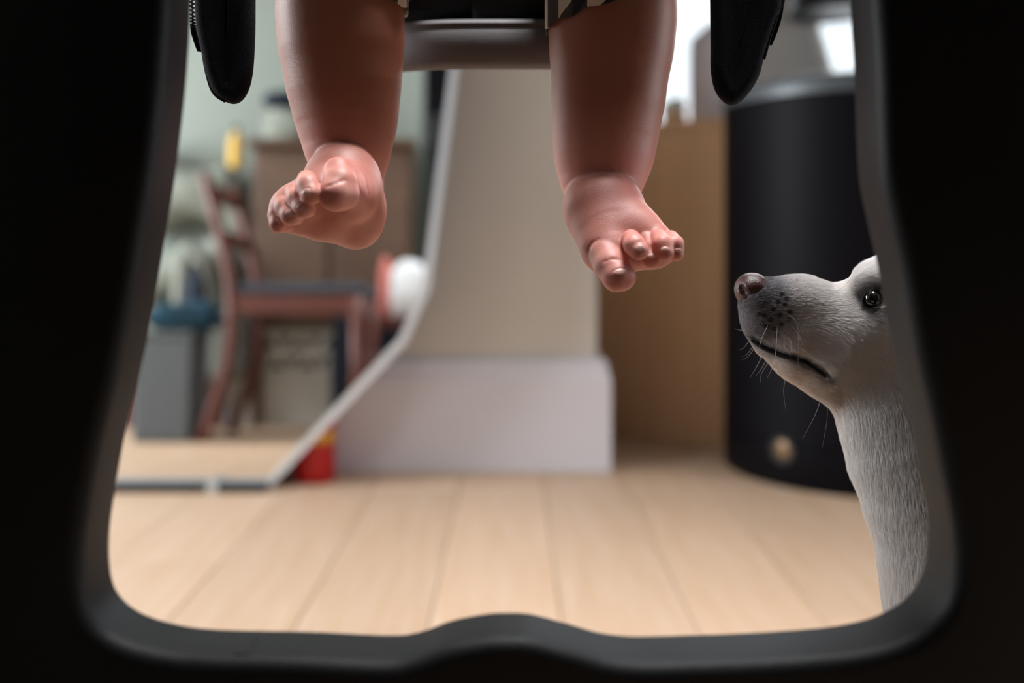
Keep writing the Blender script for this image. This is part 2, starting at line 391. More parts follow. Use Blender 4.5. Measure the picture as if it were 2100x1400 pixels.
# ------------------------------------------------------------------ mirror leaning near the wall
MY = 2.03; LEAN = math.radians(2.8)
def on_mirror(px, py):
    # plane through (y=MY,z=0), leaning back
    dx, dz = (px-1050)/F, -(py-HY)/F; t = math.tan(LEAN)          # Y = MY + z*t, z = CH+dz*Y
    Y = (MY+CH*t)/(1-dz*t); return Vector((dx*Y, Y, CH+dz*Y))
out = [(-80,1004),(556,1003),(832,703),(882,592),(939,140),(985,-230),(830,-620),(200,-760),(-120,-600),(-250,200)]
mo = [on_mirror(*p) for p in out]
mo[0].z = mo[1].z = .006
mt = thing('wall_mirror', 'tall frameless mirror with a pale slanting glass edge, showing a dining chair', 'mirror', (-.8, MY, 0))
cen = sum(mo, Vector())/len(mo)
N = Vector((0, -math.cos(LEAN), math.sin(LEAN)))
def inset(poly, d):
    r = []; n = len(poly)
    for i in range(n):
        a, b, c = poly[i-1], poly[i], poly[(i+1) % n]
        e1 = (b-a).normalized(); e2 = (c-b).normalized(); n1 = N.cross(e1); n2 = N.cross(e2)
        if n1.dot(cen-b) < 0: n1 = -n1
        if n2.dot(cen-b) < 0: n2 = -n2
        r.append(b+(n1+n2)*d/(1+n1.dot(n2)))
    return r
inn = inset(mo, .0165); n = len(mo)
glass = link('mirror_glass', pyd('g', inn, [tuple(range(n))]), M['mirror'], mt)
drop = [p-N*.0025 for p in mo]; back = [p-N*.006 for p in mo]
bv = link('bevelled_edge', pyd('b', inn+drop, [(i, (i+1) % n, n+(i+1) % n, n+i) for i in range(n)]), M['bevel'], mt)
bk2 = [p-N*.010 for p in mo]
ringf = [(i, (i+1) % n, n+(i+1) % n, n+i) for i in range(n)]
link('backing_board', pyd('k', drop+bk2, ringf+[tuple(range(n, 2*n))[::-1]]), M['black'], mt)
box('base_rail', -1.5, -.495, MY-.030, MY-.004, 0, .016, M['black'], mt)
box('mirror_clip', -.612, -.59, MY-.036, MY-.0305, 0, .022, M['clear'], mt, bev=.001)
box('back_stay', -1.2, -1.16, MY+.03, WY-.03, 0.0, .05, M['black'], mt)
box('back_stay', -1.2, -1.16, MY+.025, MY+.045, 0.0, .9, M['black'], mt)

# ------------------------------------------------------------------ red canisters between mirror and wall
def canister(xc, yc, r, hgt, band, label):
    t = thing('canister', label, 'canister', (xc, yc, 0), 'red canisters behind the mirror')
    lathe('can_body', [(0,.0),(r*.96,0),(r,.004),(r,hgt-.03),(r*.8,hgt-.01),(r*.35,hgt),(0.0,hgt)], (xc,yc,0), M['red'], t)
    if band: lathe('label_band', [(r-.002,band[0]),(r+.0006,band[0]),(r+.0006,band[1]),(r-.002,band[1])], (xc,yc,0), M['yellow'], t)
    lathe('cap', [(0,hgt-.004),(r*.3,hgt-.004),(r*.3,hgt+.02),(0,hgt+.02)], (xc,yc,0), M['black'], t)
canister(-.420, 2.115, .044, .24, (.082,.106), 'red canister with a yellow band standing behind the mirror edge')
canister(-.535, 2.13, .044, .24, None, 'plain red canister nearly hidden behind the mirror tip')

# ------------------------------------------------------------------ tan cabinet and the things on it
a = Vector((.262, 2.598)); b = Vector((.522, 2.43)); u = (b-a).normalized(); v = Vector((-u.y, u.x)); a0 = a-u*.12
ang = math.atan2(u.y, u.x); CB = thing('cabinet', 'plain tan wooden cabinet between the grey wall and the black bin', 'cabinet', (a0.x, a0.y, 0))
MC = Matrix.Translation((a0.x, a0.y, 0)) @ Matrix.Rotation(ang, 4, 'Z'); Lc = (b-a0).length
box('side_panel', 0, Lc, 0, .018, .0, .79, M['cabinet'], CB, M=MC)
box('cabinet_body', .004, Lc-.004, .0185, .42, .0, .789, M['cabinet'], CB, M=MC)
box('cabinet_top', -.004, Lc+.002, -.004, .43, .7905, .808, M['cabinet'], CB, bev=.003, M=MC)
def oncab(px, py, Y): q = P(px, py, Y); return q
t = thing('storage_jar', 'lilac grey rounded jar on the tan cabinet by the bright window', 'jar', (0.0,0,0))
jc = P(1462, 244, 2.66); jx, jy = jc.x, jc.y; t.location = (jx, jy, .808)
lathe('jar_body', [(0,0),(.058,0),(.061,.005),(.061,.215),(.057,.238),(.045,.251),(0,.255)], (jx,jy,.8085), M['lilac'], t)
lathe('jar_lid', [(0,.2555),(.03,.2555),(.032,.262),(.02,.275),(0,.276)], (jx,jy,.8085), M['lilac'], t)
pc = P(1384, 240, 2.72)
t = thing('potted_plant', 'small white pot with a green plant on the tan cabinet', 'plant', (pc.x, pc.y, .808))
lathe('pot', [(0,0),(.026,0),(.034,.06),(.036,.075),(.031,.075),(.03,.066),(0,.066)], (pc.x,pc.y,.8085), M['ceramic'], t)
lathe('pot_band', [(.0315,.03),(.0330,.03),(.0340,.042),(.032,.042)], (pc.x,pc.y,.8085), M['yellow'], t)
for i in range(12):
    th = i*2.4; ln = .03+.012*random.random(); d = Vector((math.cos(th)*.7, math.sin(th)*.7, .75)).normalized(); b_ = Vector((pc.x, pc.y, .874))
    tip = b_+d*ln; s_ = d.cross(Vector((0,0,1))).normalized()*.010; mid = b_+d*ln*.6; nn = s_.cross(d).normalized()*.002
    link('leaf', pyd('leaf', [b_, mid+s_, tip, mid-s_, mid+nn], [(0,1,4),(1,2,4),(2,3,4),(3,0,4)]), M['leaf'], t)

# ------------------------------------------------------------------ black cylindrical bin
bx, by, br = .784, 2.24, .300
t = thing('waste_bin', 'tall black cylindrical bin with a round brass-coloured foot hole', 'bin', (bx, by, 0))
lathe('bin_body', [(0,0),(br*.985,0),(br,.006),(br,.088),(br-.004,.090),(br-.004,.093),(br,.095),(br,.80),(br-.004,.803),(0,.803)], (bx,by,0), M['bin'], t, n=96)
lathe('bin_lid', [(0,.8035),(br+.003,.8035),(br+.004,.808),(br+.004,.826),(br-.002,.84),(br-.03,.846),(0,.848)], (bx,by,0), M['bin_rim'], t, n=96)
# foot plug
th = math.radians(180+58); 
hit = None
dxp = (1606-1050)/F
A = 1+dxp*dxp; B = -2*(dxp*bx+by); Cc = bx*bx+by*by-br*br; yy = (-B-math.sqrt(B*B-4*A*Cc))/(2*A)
hp = P(1606, 922, yy); nr = Vector((hp.x-bx, hp.y-by, 0)).normalized()
R3 = nr.to_track_quat('Z', 'Y').to_matrix()
def ring(name, c, r0, r1, dep, m, parent):
    prof = [(r0,-.004),(r1,-.004),(r1,dep),(r0,dep)]; n_ = 28; V = []; Fc = []
    for r, z in prof:
        for k in range(n_): q = 2*math.pi*k/n_; V.append(Vector(c)+R3 @ Vector((r*math.cos(q), r*math.sin(q), z)))
    for i in range(4):
        for k in range(n_): Fc.append((i*n_+k, i*n_+(k+1)%n_, ((i+1)%4)*n_+(k+1)%n_, ((i+1)%4)*n_+k))
    return link(name, pyd(name, V, Fc), m, parent, False)
ring('hole_ring', hp, .021, .028, .004, M['black'], t)
ball('foot_plug', hp, .021, M['brass'], t, sc=(1,1,.25), rot=R3, sub=3)

# ------------------------------------------------------------------ lamp and pendant near the recess window
lc = P(1600, 190, 2.95)
t = thing('floor_lamp', 'pale conical lampshade on a lamp standing behind the black bin', 'lamp', (lc.x, lc.y, 0))
lathe('lamp_base', [(0,0),(.12,0),(.12,.012),(.02,.02),(0,.02)], (lc.x,lc.y,0), M['bin_rim'], t)
lathe('lamp_pole', [(0,.02),(.010,.02),(.010,.98),(0,.98)], (lc.x,lc.y,0), M['bin_rim'], t, n=12)
lathe('lamp_shade', [(.17,.93),(.172,.93),(.068,1.30),(.066,1.30)], (lc.x,lc.y,0), M['shade'], t)
qc = P(1705, 0, 2.7)
t = thing('pendant_lamp', 'black dome pendant hanging at the top right near the window', 'lamp', (qc.x, qc.y, 1.12))
lathe('pendant_shade', [(.10,1.125),(.115,1.12),(.10,1.2),(.05,1.26),(.012,1.29),(.008,1.29)], (qc.x,qc.y,0), M['black'], t)
lathe('cord', [(0,1.28),(.003,1.28),(.003,H),(0,H)], (qc.x,qc.y,0), M['black'], t, n=8)

# ------------------------------------------------------------------ things the mirror shows (they stand to the left, in front of the side wall)
nM = N
def V_(px, py, D):            # virtual point at path depth D -> real position
    p = P(px, py, D); q = Vector((0, MY, 0)); return p-2*(p-q).dot(nM)*nM
def floorhit(px, py):         # where the mirrored ray meets z=0
    lo, hi = 2.1, 6.
    for _ in range(50):
        m = (lo+hi)/2
        if V_(px, py, m).z > 0: lo = m
        else: hi = m
    return V_(px, py, lo)
# dining chair, side on, facing +X
fp = floorhit(412, 905); fx = floorhit(730, 905).x
cx0, cyn = fp.x, fp.y; cyf = cyn-.33
t = thing('dining_chair', 'red-brown wooden dining chair with a slate blue seat pad seen in the mirror', 'chair', (cx0+.2, (cyn+cyf)/2, 0))
xs = V_(462, 620, 2.98).x; xf = fx; top = V_(398, 345, 2.98)
for yy_ in (cyn, cyf):
    pts = [(cx0, yy_, .001), (xs-.004, yy_, .25), (xs, yy_, .45), (xs-.035, yy_, .62), (top.x, yy_, top.z)]
    tube('rear_leg', catmull(pts, 4), .019, M['wood_red'], t, n=8)
    tube('front_leg', [(xf+.01, yy_, .001), (xf, yy_, .2), (xf-.004, yy_, .44)], [.015,.019,.023], M['wood_red'], t, n=8)
    box('side_rail', xs, xf, yy_-.012, yy_+.012, .385, .445, M['wood_red'], t, bev=.004)
box('front_rail', xf-.02, xf+.005, cyf+.014, cyn-.014, .385, .445, M['wood_red'], t)
box('rear_rail', xs-.01, xs+.012, cyf+.014, cyn-.014, .385, .445, M['wood_red'], t)
box('seat', xs+.014, xf+.02, cyf-.01, cyn+.01, .446, .478, M['seat_blue'], t, bev=.014, seg=4)
for zz in (.60, .74):
    xz = xs+(top.x-xs)*(zz-.45)/(top.z-.45)
    box('back_slat', xz-.008, xz+.008, cyf+.015, cyn-.015, zz, zz+.045, M['wood_red'], t, bev=.004)
# brown sideboard on legs against the side wall
sx0, sx1 = V_(500, 500, 3.5).x, -.36
t = thing('sideboard', 'dull brown wooden sideboard on legs seen in the mirror behind the chair', 'sideboard', ((sx0+sx1)/2, .5, 0))
box('carcass', sx0, sx1, .46, .525, .36, 1.0, M['wood_brown'], t, bev=.004)
box('sideboard_top', sx0-.01, sx1+.01, .458, .60, 1.0005, 1.022, M['wood_brown'], t, bev=.004)
wd = (sx1-sx0)/2
for i in range(2):
    d_ = box('door', sx0+.012+i*wd, sx0-.012+(i+1)*wd, .5255, .536, .38, .98, M['wood_brown'], t, bev=.003)
    ball('handle', (sx0+wd+(-.04 if i == 0 else .04), .543, .7), .009, M['brass'], d_, sub=2)
for lx in (sx0+.03, sx1-.03):
    for ly in (.478, .508): box('leg', lx-.015, lx+.015, ly-.015, ly+.015, 0.001, .3595, M['wood_brown'], t, bev=.003)
# low white grille panel standing under the sideboard
gx0, gx1 = V_(440, 700, 3.4).x, V_(715, 700, 3.4).x
t = thing('grille_panel', 'white pierced radiator grille with dark triangular holes under the sideboard, in the mirror', 'grille', ((gx0+gx1)/2, .455, 0))
box('grille_plate', gx0, gx1, .450, .456, .176, .345, M['white_pt'], t, bev=.001)
box('grille_foot', gx0, gx1, .450, .462, .001, .175, M['white_pt'], t, bev=.001)
nt_ = 7
for r_ in range(2):
    for i in range(nt_):
        xc = gx0+.05+(gx1-gx0-.07)*(i+.5*(r_ % 2))/nt_; zc = .225+.072*r_; s_ = .027; sg = 1 if (i+r_) % 2 == 0 else -1
        tri = [(xc-s_, .4568, zc-s_*.8*sg), (xc+s_, .4568, zc-s_*.8*sg), (xc, .4568, zc+s_*.9*sg)]
        tri += [(p[0], .4562, p[2]) for p in tri]
        link('triangle_hole', pyd('t', tri, [(0,1,2),(5,4,3),(0,3,4,1),(1,4,5,2),(2,5,3,0)]), M['hole'], t)
# things on the sideboard
def lump(name, c, s, m, label, cat, seed=0, amp=.12, parent=None, grp=None, sub=4):
    bm = bmesh.new(); bmesh.ops.create_icosphere(bm, subdivisions=sub, radius=1); rr = random.Random(seed); ph = [rr.uniform(0, 6) for _ in range(6)]
    for v in bm.verts:
        n_ = v.co.normalized(); f_ = 1+amp*(math.sin(3*n_.x+ph[0])*math.sin(4*n_.y+ph[1])+.6*math.sin(7*n_.z+5*n_.x+ph[2])+.3*math.sin(11*n_.y+9*n_.z+ph[3]))
        p = Vector([math.copysign(abs(x)**.75, x) for x in n_])*f_
        v.co = Vector((c[0]+p.x*s[0], c[1]+p.y*s[1], c[2]+max(p.z, -.82)*s[2]))
    o = link(name, bm_mesh(bm), m, parent, True)
    if label: tag(o, label, cat, grp)
    return o
q = V_(560, 205, 3.42); lump('cushion', (q.x, .528, 1.022+.055), (.085,.06,.067), M['pale_cloth'], 'pale cushion lying on the brown sideboard, in the mirror', 'cushion', 1)
q = V_(545, 150, 3.42); lump('hat', (q.x, .528, 1.172), (.06,.06,.036), M['indigo'], 'dark navy woolly hat on top of the pale cushion, in the mirror', 'hat', 2, .05)
# pale armchair at the far left of the mirror
ax1 = V_(492, 400, 3.4).x; ax0 = ax1-.50
t = thing('armchair', 'pale sage armchair with a sloping back seen in the mirror behind the chair', 'armchair', ((ax0+ax1)/2, .65, 0))
fd = Field((ax0-.1, .40, -.0), (ax1+.12, 1.02, 1.15), .010)
fd.cone((ax0+.1,.53,.75), (ax1-.12,.52,.88), .08, .06, .05); fd.cone((ax0+.1,.53,.5), (ax1-.09,.53,.62), .08, .07, .05)
fd.cone((ax0+.1,.53,.95), (ax1-.07,.52,.75), .07, .05, .05)
V1, Q1 = fd.mesh(3); link('backrest', np_mesh('backrest', V1, Q1), M['pale_cloth'], t)
box('seat', ax0, ax1-.02, .46, .69, .16, .42, M['pale_cloth'], t, bev=.05, seg=4)
for lx in (ax0+.05, ax1-.12):
    for ly in (.50, .65): box('leg', lx-.018, lx+.018, ly-.018, ly+.018, .001, .165, M['wood_red'], t)
tube('arm', catmull([(V_(360,440,3.4).x,.66,.41),(V_(372,440,3.4).x,.67,.62),(V_(410,520,3.4).x,.67,.55),(V_(432,600,3.4).x,.67,.38)],5), .025, M['pale_cloth'], t, n=10)
q = V_(462, 275, 3.5); zb = .7
while fd.at((q.x, .52, zb)) < 0: zb += .005
zb += .003
yb = thing('squeeze_bottle', 'mustard yellow bottle standing on the pale armchair back, in the mirror', 'bottle', (q.x, .52, zb))
lathe('bottle_body', [(0,0),(.022,0),(.024,.01),(.024,.10),(.012,.125),(.010,.135),(0,.135)], (q.x,.52,zb), M['yellow_cl'], yb, n=20)
lathe('bottle_cap', [(0,.1355),(.011,.1355),(.010,.155),(0,.155)], (q.x,.52,zb), M['indigo'], yb, n=16)
# grey fabric box with a teal blanket
bxa, bxb = V_(262, 800, 2.95).x, V_(382, 800, 2.95).x
t = thing('storage_box', 'grey fabric storage box on the floor at the left of the mirror view', 'box', ((bxa+bxb)/2, .98, 0))
box('box_body', bxa, bxb, .90, 1.08, .001, .31, M['greybox'], t, bev=.01, seg=3)
box('box_lid', bxa-.004, bxb+.004, .896, 1.084, .3105, .335, M['greybox'], t, bev=.008, seg=3)
lump('blanket', ((bxa+bxb)/2+.035, .99, .375), (.115,.10,.048), M['teal'], 'dark teal blanket heaped on the grey fabric box, in the mirror', 'blanket', 5)
lump('laundry_sack', (V_(392,700,3.26).x, .795, .245), (.045,.05,.295), M['indigo'], 'dark blue slumped sack beside the grey fabric box, in the mirror', 'sack', 9, .06)
# low dark bench with a bag and a white and coral pillow
ex0, ex1 = V_(745, 640, 3.44).x, V_(866, 640, 3.44).x
t = thing('low_bench', 'dark brown low bench at the right edge of the mirror view', 'bench', ((ex0+ex1)/2, .62, 0))
box('bench_top', ex0, ex1, .56, .69, .345, .385, M['wood_red'], t, bev=.006)
box('bench_apron', ex0+.01, ex1-.01, .57, .68, .26, .3445, M['indigo'], t, bev=.004)
for lx in (ex0+.02, ex1-.02):
    for ly in (.58, .67): box('leg', lx-.012, lx+.012, ly-.012, ly+.012, .001, .2595, M['wood_red'], t)
wp = thing('pillow', 'bright white pillow with a coral edge on the dark bench, in the mirror', 'pillow', ((ex0+ex1)/2+.03, .62, .386))
lump('pillow_cover', (ex1-.045, .63, .470), (.072,.045,.110), M['white_cloth'], None, None, 3, .06, wp)
lump('coral_edge', (ex1-.130, .635, .475), (.022,.03,.115), M['pink'], None, None, 4, .06, wp)
lump('rucksack', (ex0-.062, .615, .20), (.05,.06,.245), M['indigo'], 'dark navy rucksack on the floor left of the low bench, in the mirror', 'bag', 11, .08)

# ------------------------------------------------------------------ high chair: black panel with the opening, grey seat, fabric flaps
hc = thing('high_chair', 'black moulded high chair whose wide rounded opening frames the view, grey seat', 'high chair', (0, .52, 0))
YR, YF = .500, .462
op = [(398,-260),(396,0),(388,150),(377,260),(362,380),(342,500),(318,640),(292,770),(262,890),(240,1010),(230,1090),(231,1160),(243,1205),(275,1240),(325,1264),(400,1281),(490,1287),(640,1290),(800,1297),(862,1290),(930,1266),(1000,1253),(1045,1251),(1090,1254),(1160,1272),(1230,1292),(1300,1299),(1400,1297),(1500,1294),(1620,1287),(1710,1278),(1780,1262),(1835,1236),(1868,1205),(1888,1165),(1897,1110),(1894,1040),(1879,960),(1850,820),(1820,690),(1795,550),(1770,440),(1755,350),(1747,150),(1738,0),(1730,-260)]
top_ = [(1715,-330),(1660,-380),(1500,-400),(1050,-405),(620,-400),(470,-380),(410,-330)]
loop = [P(x, y, YR) for x, y in op+top_]
loop = catmull(loop, 5, True); n = len(loop)
c0 = Vector((0.0, 0, .52))
def off(i, d):   # outward offset in XZ
    a_, b_ = loop[i-1], loop[(i+1) % n]; tn = (b_-a_); tn.y = 0; tn.normalize(); o_ = Vector((tn.z, 0, -tn.x))
    if o_.dot(loop[i]-c0) < 0: o_ = -o_
    return o_*d
def outer(i, y, ins=0.):
    p = loop[i]-c0; W = .315-ins; zt = .62-ins; zb = .52-ins   # to z=0 and z=1.14
    s_ = min(W/max(abs(p.x), 1e-6), (zt if p.z > 0 else zb)/max(abs(p.z), 1e-6)); return Vector((c0.x+p.x*s_, y, c0.z+p.z*s_))
rings = []
rf, rb = .0075, .004
for k in range(6): th_ = math.pi/2*k/5; rings.append([Vector((0,0,0))+loop[i]*1+off(i, rf*(1-math.sin(th_)))+Vector((0, YF-YR+rf*(1-math.cos(th_)), 0)) for i in range(n)])
for k in range(4): th_ = math.pi/2*k/3; rings.append([loop[i]+off(i, rb*(1-math.cos(th_)))+Vector((0, -rb+rb*math.sin(th_), 0)) for i in range(n)])
R_ = [[outer(i, YR, .006) for i in range(n)], [outer(i, YR-.006) for i in range(n)], [outer(i, YF+.008) for i in range(n)], [outer(i, YF, .008) for i in range(n)]]
rings = rings+R_
V = [p for r in rings for p in r]; Fc = []
for j in range(len(rings)):
    j2 = (j+1) % len(rings)
    for i in range(n): Fc.append((j*n+i, j*n+(i+1) % n, j2*n+(i+1) % n, j2*n+i))
bm = bmesh.new(); me = pyd('front_panel', V, Fc); bm.from_mesh(me); fpan = link('front_panel', bm_mesh(bm), M['black_pl'], hc, True); sharp(fpan, 50)
fpan['label'] = 'black moulded plastic panel with a wide rounded opening and a wavy lower rim'
# little moulded nick on the lower rim
box('moulding_nick', P(500,1340,.474).x-.0035, P(500,1340,.474).x+.0035, .468, .488, P(500,1288,YR).z-.0014, P(500,1288,YR).z+.0006, M['black_pl'], fpan, bev=.0008)
# side rails and cross bar above the view
for s_ in (-1, 1): tube('side_rail', [(s_*.235, .49, .76), (s_*.215, .62, .765), (s_*.17, .80, .76), (s_*.14, .93, .75)], .014, M['black_pl'], hc, n=12)
tube('cross_bar', [(-.145,.93,.75),(0,.945,.75),(.145,.93,.75)], .014, M['black_pl'], hc, n=12)
for s_ in (): tube('back_leg', [(s_*.18,.93,.75),(s_*.20,.98,.40),(s_*.215,1.01,.30)], .013, M['black_pl'], hc, n=10)
# seat shell (curved front, lip, dark pad)
def seat_shell():
    nu = 40; prof = [(.02,.632),(.006,.6305),(.0,.634),(-.002,.645),(-.0015,.655),(.0005,.6585),(.0015,.6600),(.0,.6625),(.002,.6655),(.02,.6665)]
    V = []; Fc = []
    for i in range(nu+1):
        u_ = -1+2*i/nu; x = u_*.116; yo = .722+.05*abs(u_)**3.2
        dip = -.0022*(1-u_*u_)
        for (dy, z) in prof: V.append((x, yo+dy, z+dip))
        V.append((x, .93, .681)); V.append((x, .93, .6735))
    m_ = len(prof)+2
    for i in range(nu):
        for k in range(m_): Fc.append((i*m_+k, i*m_+(k+1) % m_, (i+1)*m_+(k+1) % m_, (i+1)*m_+k))
    Fc += [tuple(range(m_)), tuple(range(nu*m_, (nu+1)*m_))[::-1]]
    bm = bmesh.new(); me = pyd('s', V, Fc); bm.from_mesh(me); return bm_mesh(bm)
ss = link('seat', seat_shell(), M['grey_pl'], hc, True); sharp(ss, 55); ss['label'] = 'grey rounded seat shell edge behind the legs'
bm = bmesh.new(); box_bm(bm, -.112, .112, .745, .93, .676, .690, .006, 3); box_bm(bm, -.03, .03, .735, .80, .6675, .715, .008, 3)
link('seat_pad', bm_mesh(bm), M['cushion'], hc, True)
box('seat_back', -.114, .114, .935, .96, .69, 1.05, M['grey_pl'], hc, bev=.01, seg=3)
# fabric flaps hanging from the side rails
def flap(outline, Yc, thick, name_label, zip_pts):
    fl_ = catmull([P(x, y, Yc) for x, y in outline], 4, True); n_ = len(fl_); c_ = sum(fl_, Vector())/n_
    V = []; Fc = []; prof = []
    for k in range(9): a_ = math.pi*k/8; prof.append((1-math.sin(a_), -math.cos(a_)))      # rounded edge
    rr = thick/2
    for (ins_, dy) in [(3.2,-.75),(2.2,-.8),(1.5,-1.0)]+prof+[(1.5,1.0),(2.2,.8),(3.2,.75)]:
        for i in range(n_):
            a_, b_ = fl_[i-1], fl_[(i+1) % n_]; tn = (b_-a_).normalized(); o_ = Vector((tn.z, 0, -tn.x))
            if o_.dot(c_-fl_[i]) < 0: o_ = -o_
            V.append(fl_[i]+o_*min(ins_*rr, .017)+Vector((0, dy*rr, 0)))
    m_ = 15
    for j in range(m_-1):
        for i in range(n_): Fc.append((j*n_+i, j*n_+(i+1) % n_, (j+1)*n_+(i+1) % n_, (j+1)*n_+i))
    Fc += [tuple(range(n_)), tuple(range((m_-1)*n_, m_*n_))[::-1]]
    bm = bmesh.new(); me = pyd('f', V, Fc); bm.from_mesh(me)
    o = link('fabric_flap', bm_mesh(bm), M['navy'], hc, True); o['label'] = name_label
    # stitched piping along the outer edge
    pp = catmull([P(x, y, Yc-.002) for x, y in zip_pts], 6)
    V, Fc = tube_data(pp, .0011, 6); link('piping', pyd('p', V, Fc), M['navy'], o, True)
    return o
fa = flap([(398,-190),(400,0),(404,60),(414,110),(424,158),(440,194),(465,210),(487,212),(506,193),(518,152),(523,80),(524,0),(524,-190)], .632, .012, 'dark navy zipped fabric flap hanging at the upper left', [(405,-60),(407,30),(414,90),(424,150),(438,190),(462,208)])
fb = flap([(1455,-190),(1456,0),(1457,90),(1458,150),(1470,193),(1497,216),(1525,203),(1555,160),(1570,105),(1590,45),(1603,0),(1610,-190)], .632, .012, 'black fabric flap hanging at the upper right', [(1601,-60),(1596,20),(1578,80),(1566,122)])
def zipper(pts, Yc, parent):
    pp = catmull([P(x, y, Yc) for x, y in pts], 22); V = []; Fc = []
    for i in range(0, len(pp)-1):
        c = pp[i]; s_ = .0005; off_ = .0007*(1 if i % 2 else -1)
        b0 = len(V)
        for dx in (-.0011, .0011):
            for dy in (-.001, .001):
                for dz in (-s_, s_): V.append(c+Vector((dx+off_, dy, dz)))
        Fc += [(b0,b0+1,b0+3,b0+2),(b0+4,b0+6,b0+7,b0+5),(b0,b0+4,b0+5,b0+1),(b0+2,b0+3,b0+7,b0+6),(b0,b0+2,b0+6,b0+4),(b0+1,b0+5,b0+7,b0+3)]
    link('zipper', pyd('z', V, Fc), M['zip'], parent)
zipper([(393,-30),(396,50),(402,80),(411,105)], .637, fa)
zipper([(1606,-20),(1599,25),(1590,60),(1577,92)], .637, fb)
tube('flap_strap', [P(398,-185,.637), P(430,-192,.637), P(524,-190,.637)], .003, M['navy'], fa)
for xx in (450, 1530): 
    s_ = -1 if xx < 1000 else 1
    tube('hanger_strap', [P(xx,-180,.633), Vector((s_*.2065,.633,.757))], .008, M['navy'], hc, n=10, flat=.3)

# ------------------------------------------------------------------ the baby (legs in fine detail, the rest above the frame)
baby = thing('person', 'barefoot baby in checked shorts whose bare legs dangle from the high chair', 'person', (0, .70, .69))
u1 = .65/F
def C(px, py, Y, r): return (P(px, py, Y), r*Y/F)
lf = Field((-.180, .555, .458), (.130, .800, .722), .00086)
K = .009
# baby's right leg (left in the picture)
lf.chain([C(697,-60,.668,122), C(698,30,.668,124), C(701,100,.668,120.5), C(706,180,.668,110), C(712,250,.668,96), C(714,300,.666,86)], K)
lf.chain([(P(697,-60,.668)+Vector((0,0,.004)), .0395), (Vector((-.098,.76,.727)), .045), (Vector((-.085,.80,.735)), .047)], .012)
lf.cone(*[P(712,300,.668), P(726,420,.672)], 80*u1, 62*u1, .006)                      # ankle to heel
foot = lf.like()
foot.ell(P(728,440,.656), (55*u1, .026, 62*u1), .004)                                # heel
foot.ell(P(702,378,.642), (80*u1, .028, 84*u1), .006)                                # instep
foot.chain([C(725,445,.650,54), C(655,436,.628,44), C(600,425,.615,36), C(588,428,.609,32)], .010)   # outer edge
foot.chain([C(728,420,.652,58), C(716,395,.628,52), C(700,372,.612,40)], .008)       # inner edge and ball
foot.chain([C(648,398,.622,50), C(618,408,.611,36)], .008)
foot.chain([C(600,446,.616,26), C(668,452,.632,29), C(735,467,.650,33)], .010)
foot.chain([C(712,392,.604,30), C(722,410,.618,36)], .010)
def merge(A, B, k):
    hh = np.maximum(k-np.abs(A.d-B.d), 0)/k; A.d = np.minimum(A.d, B.d)-hh*hh*k*.25
merge(lf, foot, .0022)
toesA = [
 [C(694,352,.606,31), C(697,376,.598,34), C(688,398,.593,34.5), C(704,399,.597,33)],
 [C(629,368,.600,20), C(631,380,.592,22), C(638,398,.588,22)],
 [C(604,392,.603,18), C(609,406,.597,20.5), C(622,427,.592,20.5), C(634,431,.597,14)],
 [C(580,411,.606,18), C(585,424,.601,20.5), C(597,441,.596,21), C(608,446,.600,15)],
 [C(567,430,.610,15), C(566,441,.606,16), C(571,459,.602,17), C(585,464,.606,13.5)]]
def toes(field, tl, kk=.0006):
    for tch in tl:
        pts = tch
        lo = np.min([np.array(p)-r for p, r in pts], 0)-.006; hi = np.max([np.array(p)+r for p, r in pts], 0)+.006
        g = Field(lo, hi, field.h); g.lo = (field.lo+np.round((lo-field.lo)/field.h)*field.h).astype(np.float32)
        g.chain(pts, .002)
        i0 = np.round((g.lo-field.lo)/field.h).astype(int); i1 = np.minimum(i0+g.n, field.n); m_ = i1-i0
        sl = tuple(slice(int(i0[k]), int(i1[k])) for k in range(3)); gd = g.d[:m_[0], :m_[1], :m_[2]]
        o_ = field.d[sl]; hh = np.maximum(kk-np.abs(o_-gd), 0)/kk; field.d[sl] = np.minimum(o_, gd)-hh*hh*kk*.25
toes(lf, toesA)
# baby's left leg (right in the picture)
lf.chain([C(1258,-60,.668,125), C(1257,40,.668,123.5), C(1253,110,.668,119), C(1247,200,.668,110), C(1241,280,.668,101), C(1237,330,.666,92), C(1234,370,.664,80)], K)
lf.chain([(P(1258,-60,.668)+Vector((0,0,.004)), .0395), (Vector((.090,.76,.727)), .045), (Vector((.08,.80,.735)), .047)], .012)
foot2 = lf.like()
foot2.ell(P(1232,422,.650), (78*u1, .030, 68*u1), .006)
foot2.cone(P(1232,400,.668), P(1226,458,.668), 70*u1, 48*u1, .006)                     # heel behind
foot2.chain([C(1237,430,.640,66), C(1250,478,.626,54), C(1262,510,.614,42)], .010)
foot2.chain([C(1258,430,.642,58), C(1305,472,.624,44), C(1345,492,.614,34)], .010)
foot2.chain([C(1228,455,.640,58), C(1240,512,.618,42), C(1251,530,.610,37)], .008)
foot2.chain([C(1300,532,.617,24), C(1345,522,.617,23), C(1368,512,.617,22)], .008)
merge(lf, foot2, .0022)
toesB = [
 [C(1243,522,.608,36), C(1254,545,.600,35), C(1266,566,.594,31.5), C(1276,568,.595,28)],
 [C(1294,491,.598,21), C(1302,503,.589,22), C(1310,513,.586,20.5)],
 [C(1326,492,.608,19), C(1334,510,.603,18.5), C(1336,530,.600,20), C(1328,533,.604,16)],
 [C(1350,487,.605,18), C(1359,501,.596,19.5), C(1363,517,.594,19)],
 [C(1376,488,.607,16), C(1384,501,.600,18), C(1386,519,.599,17)]]
toes(lf, toesB)
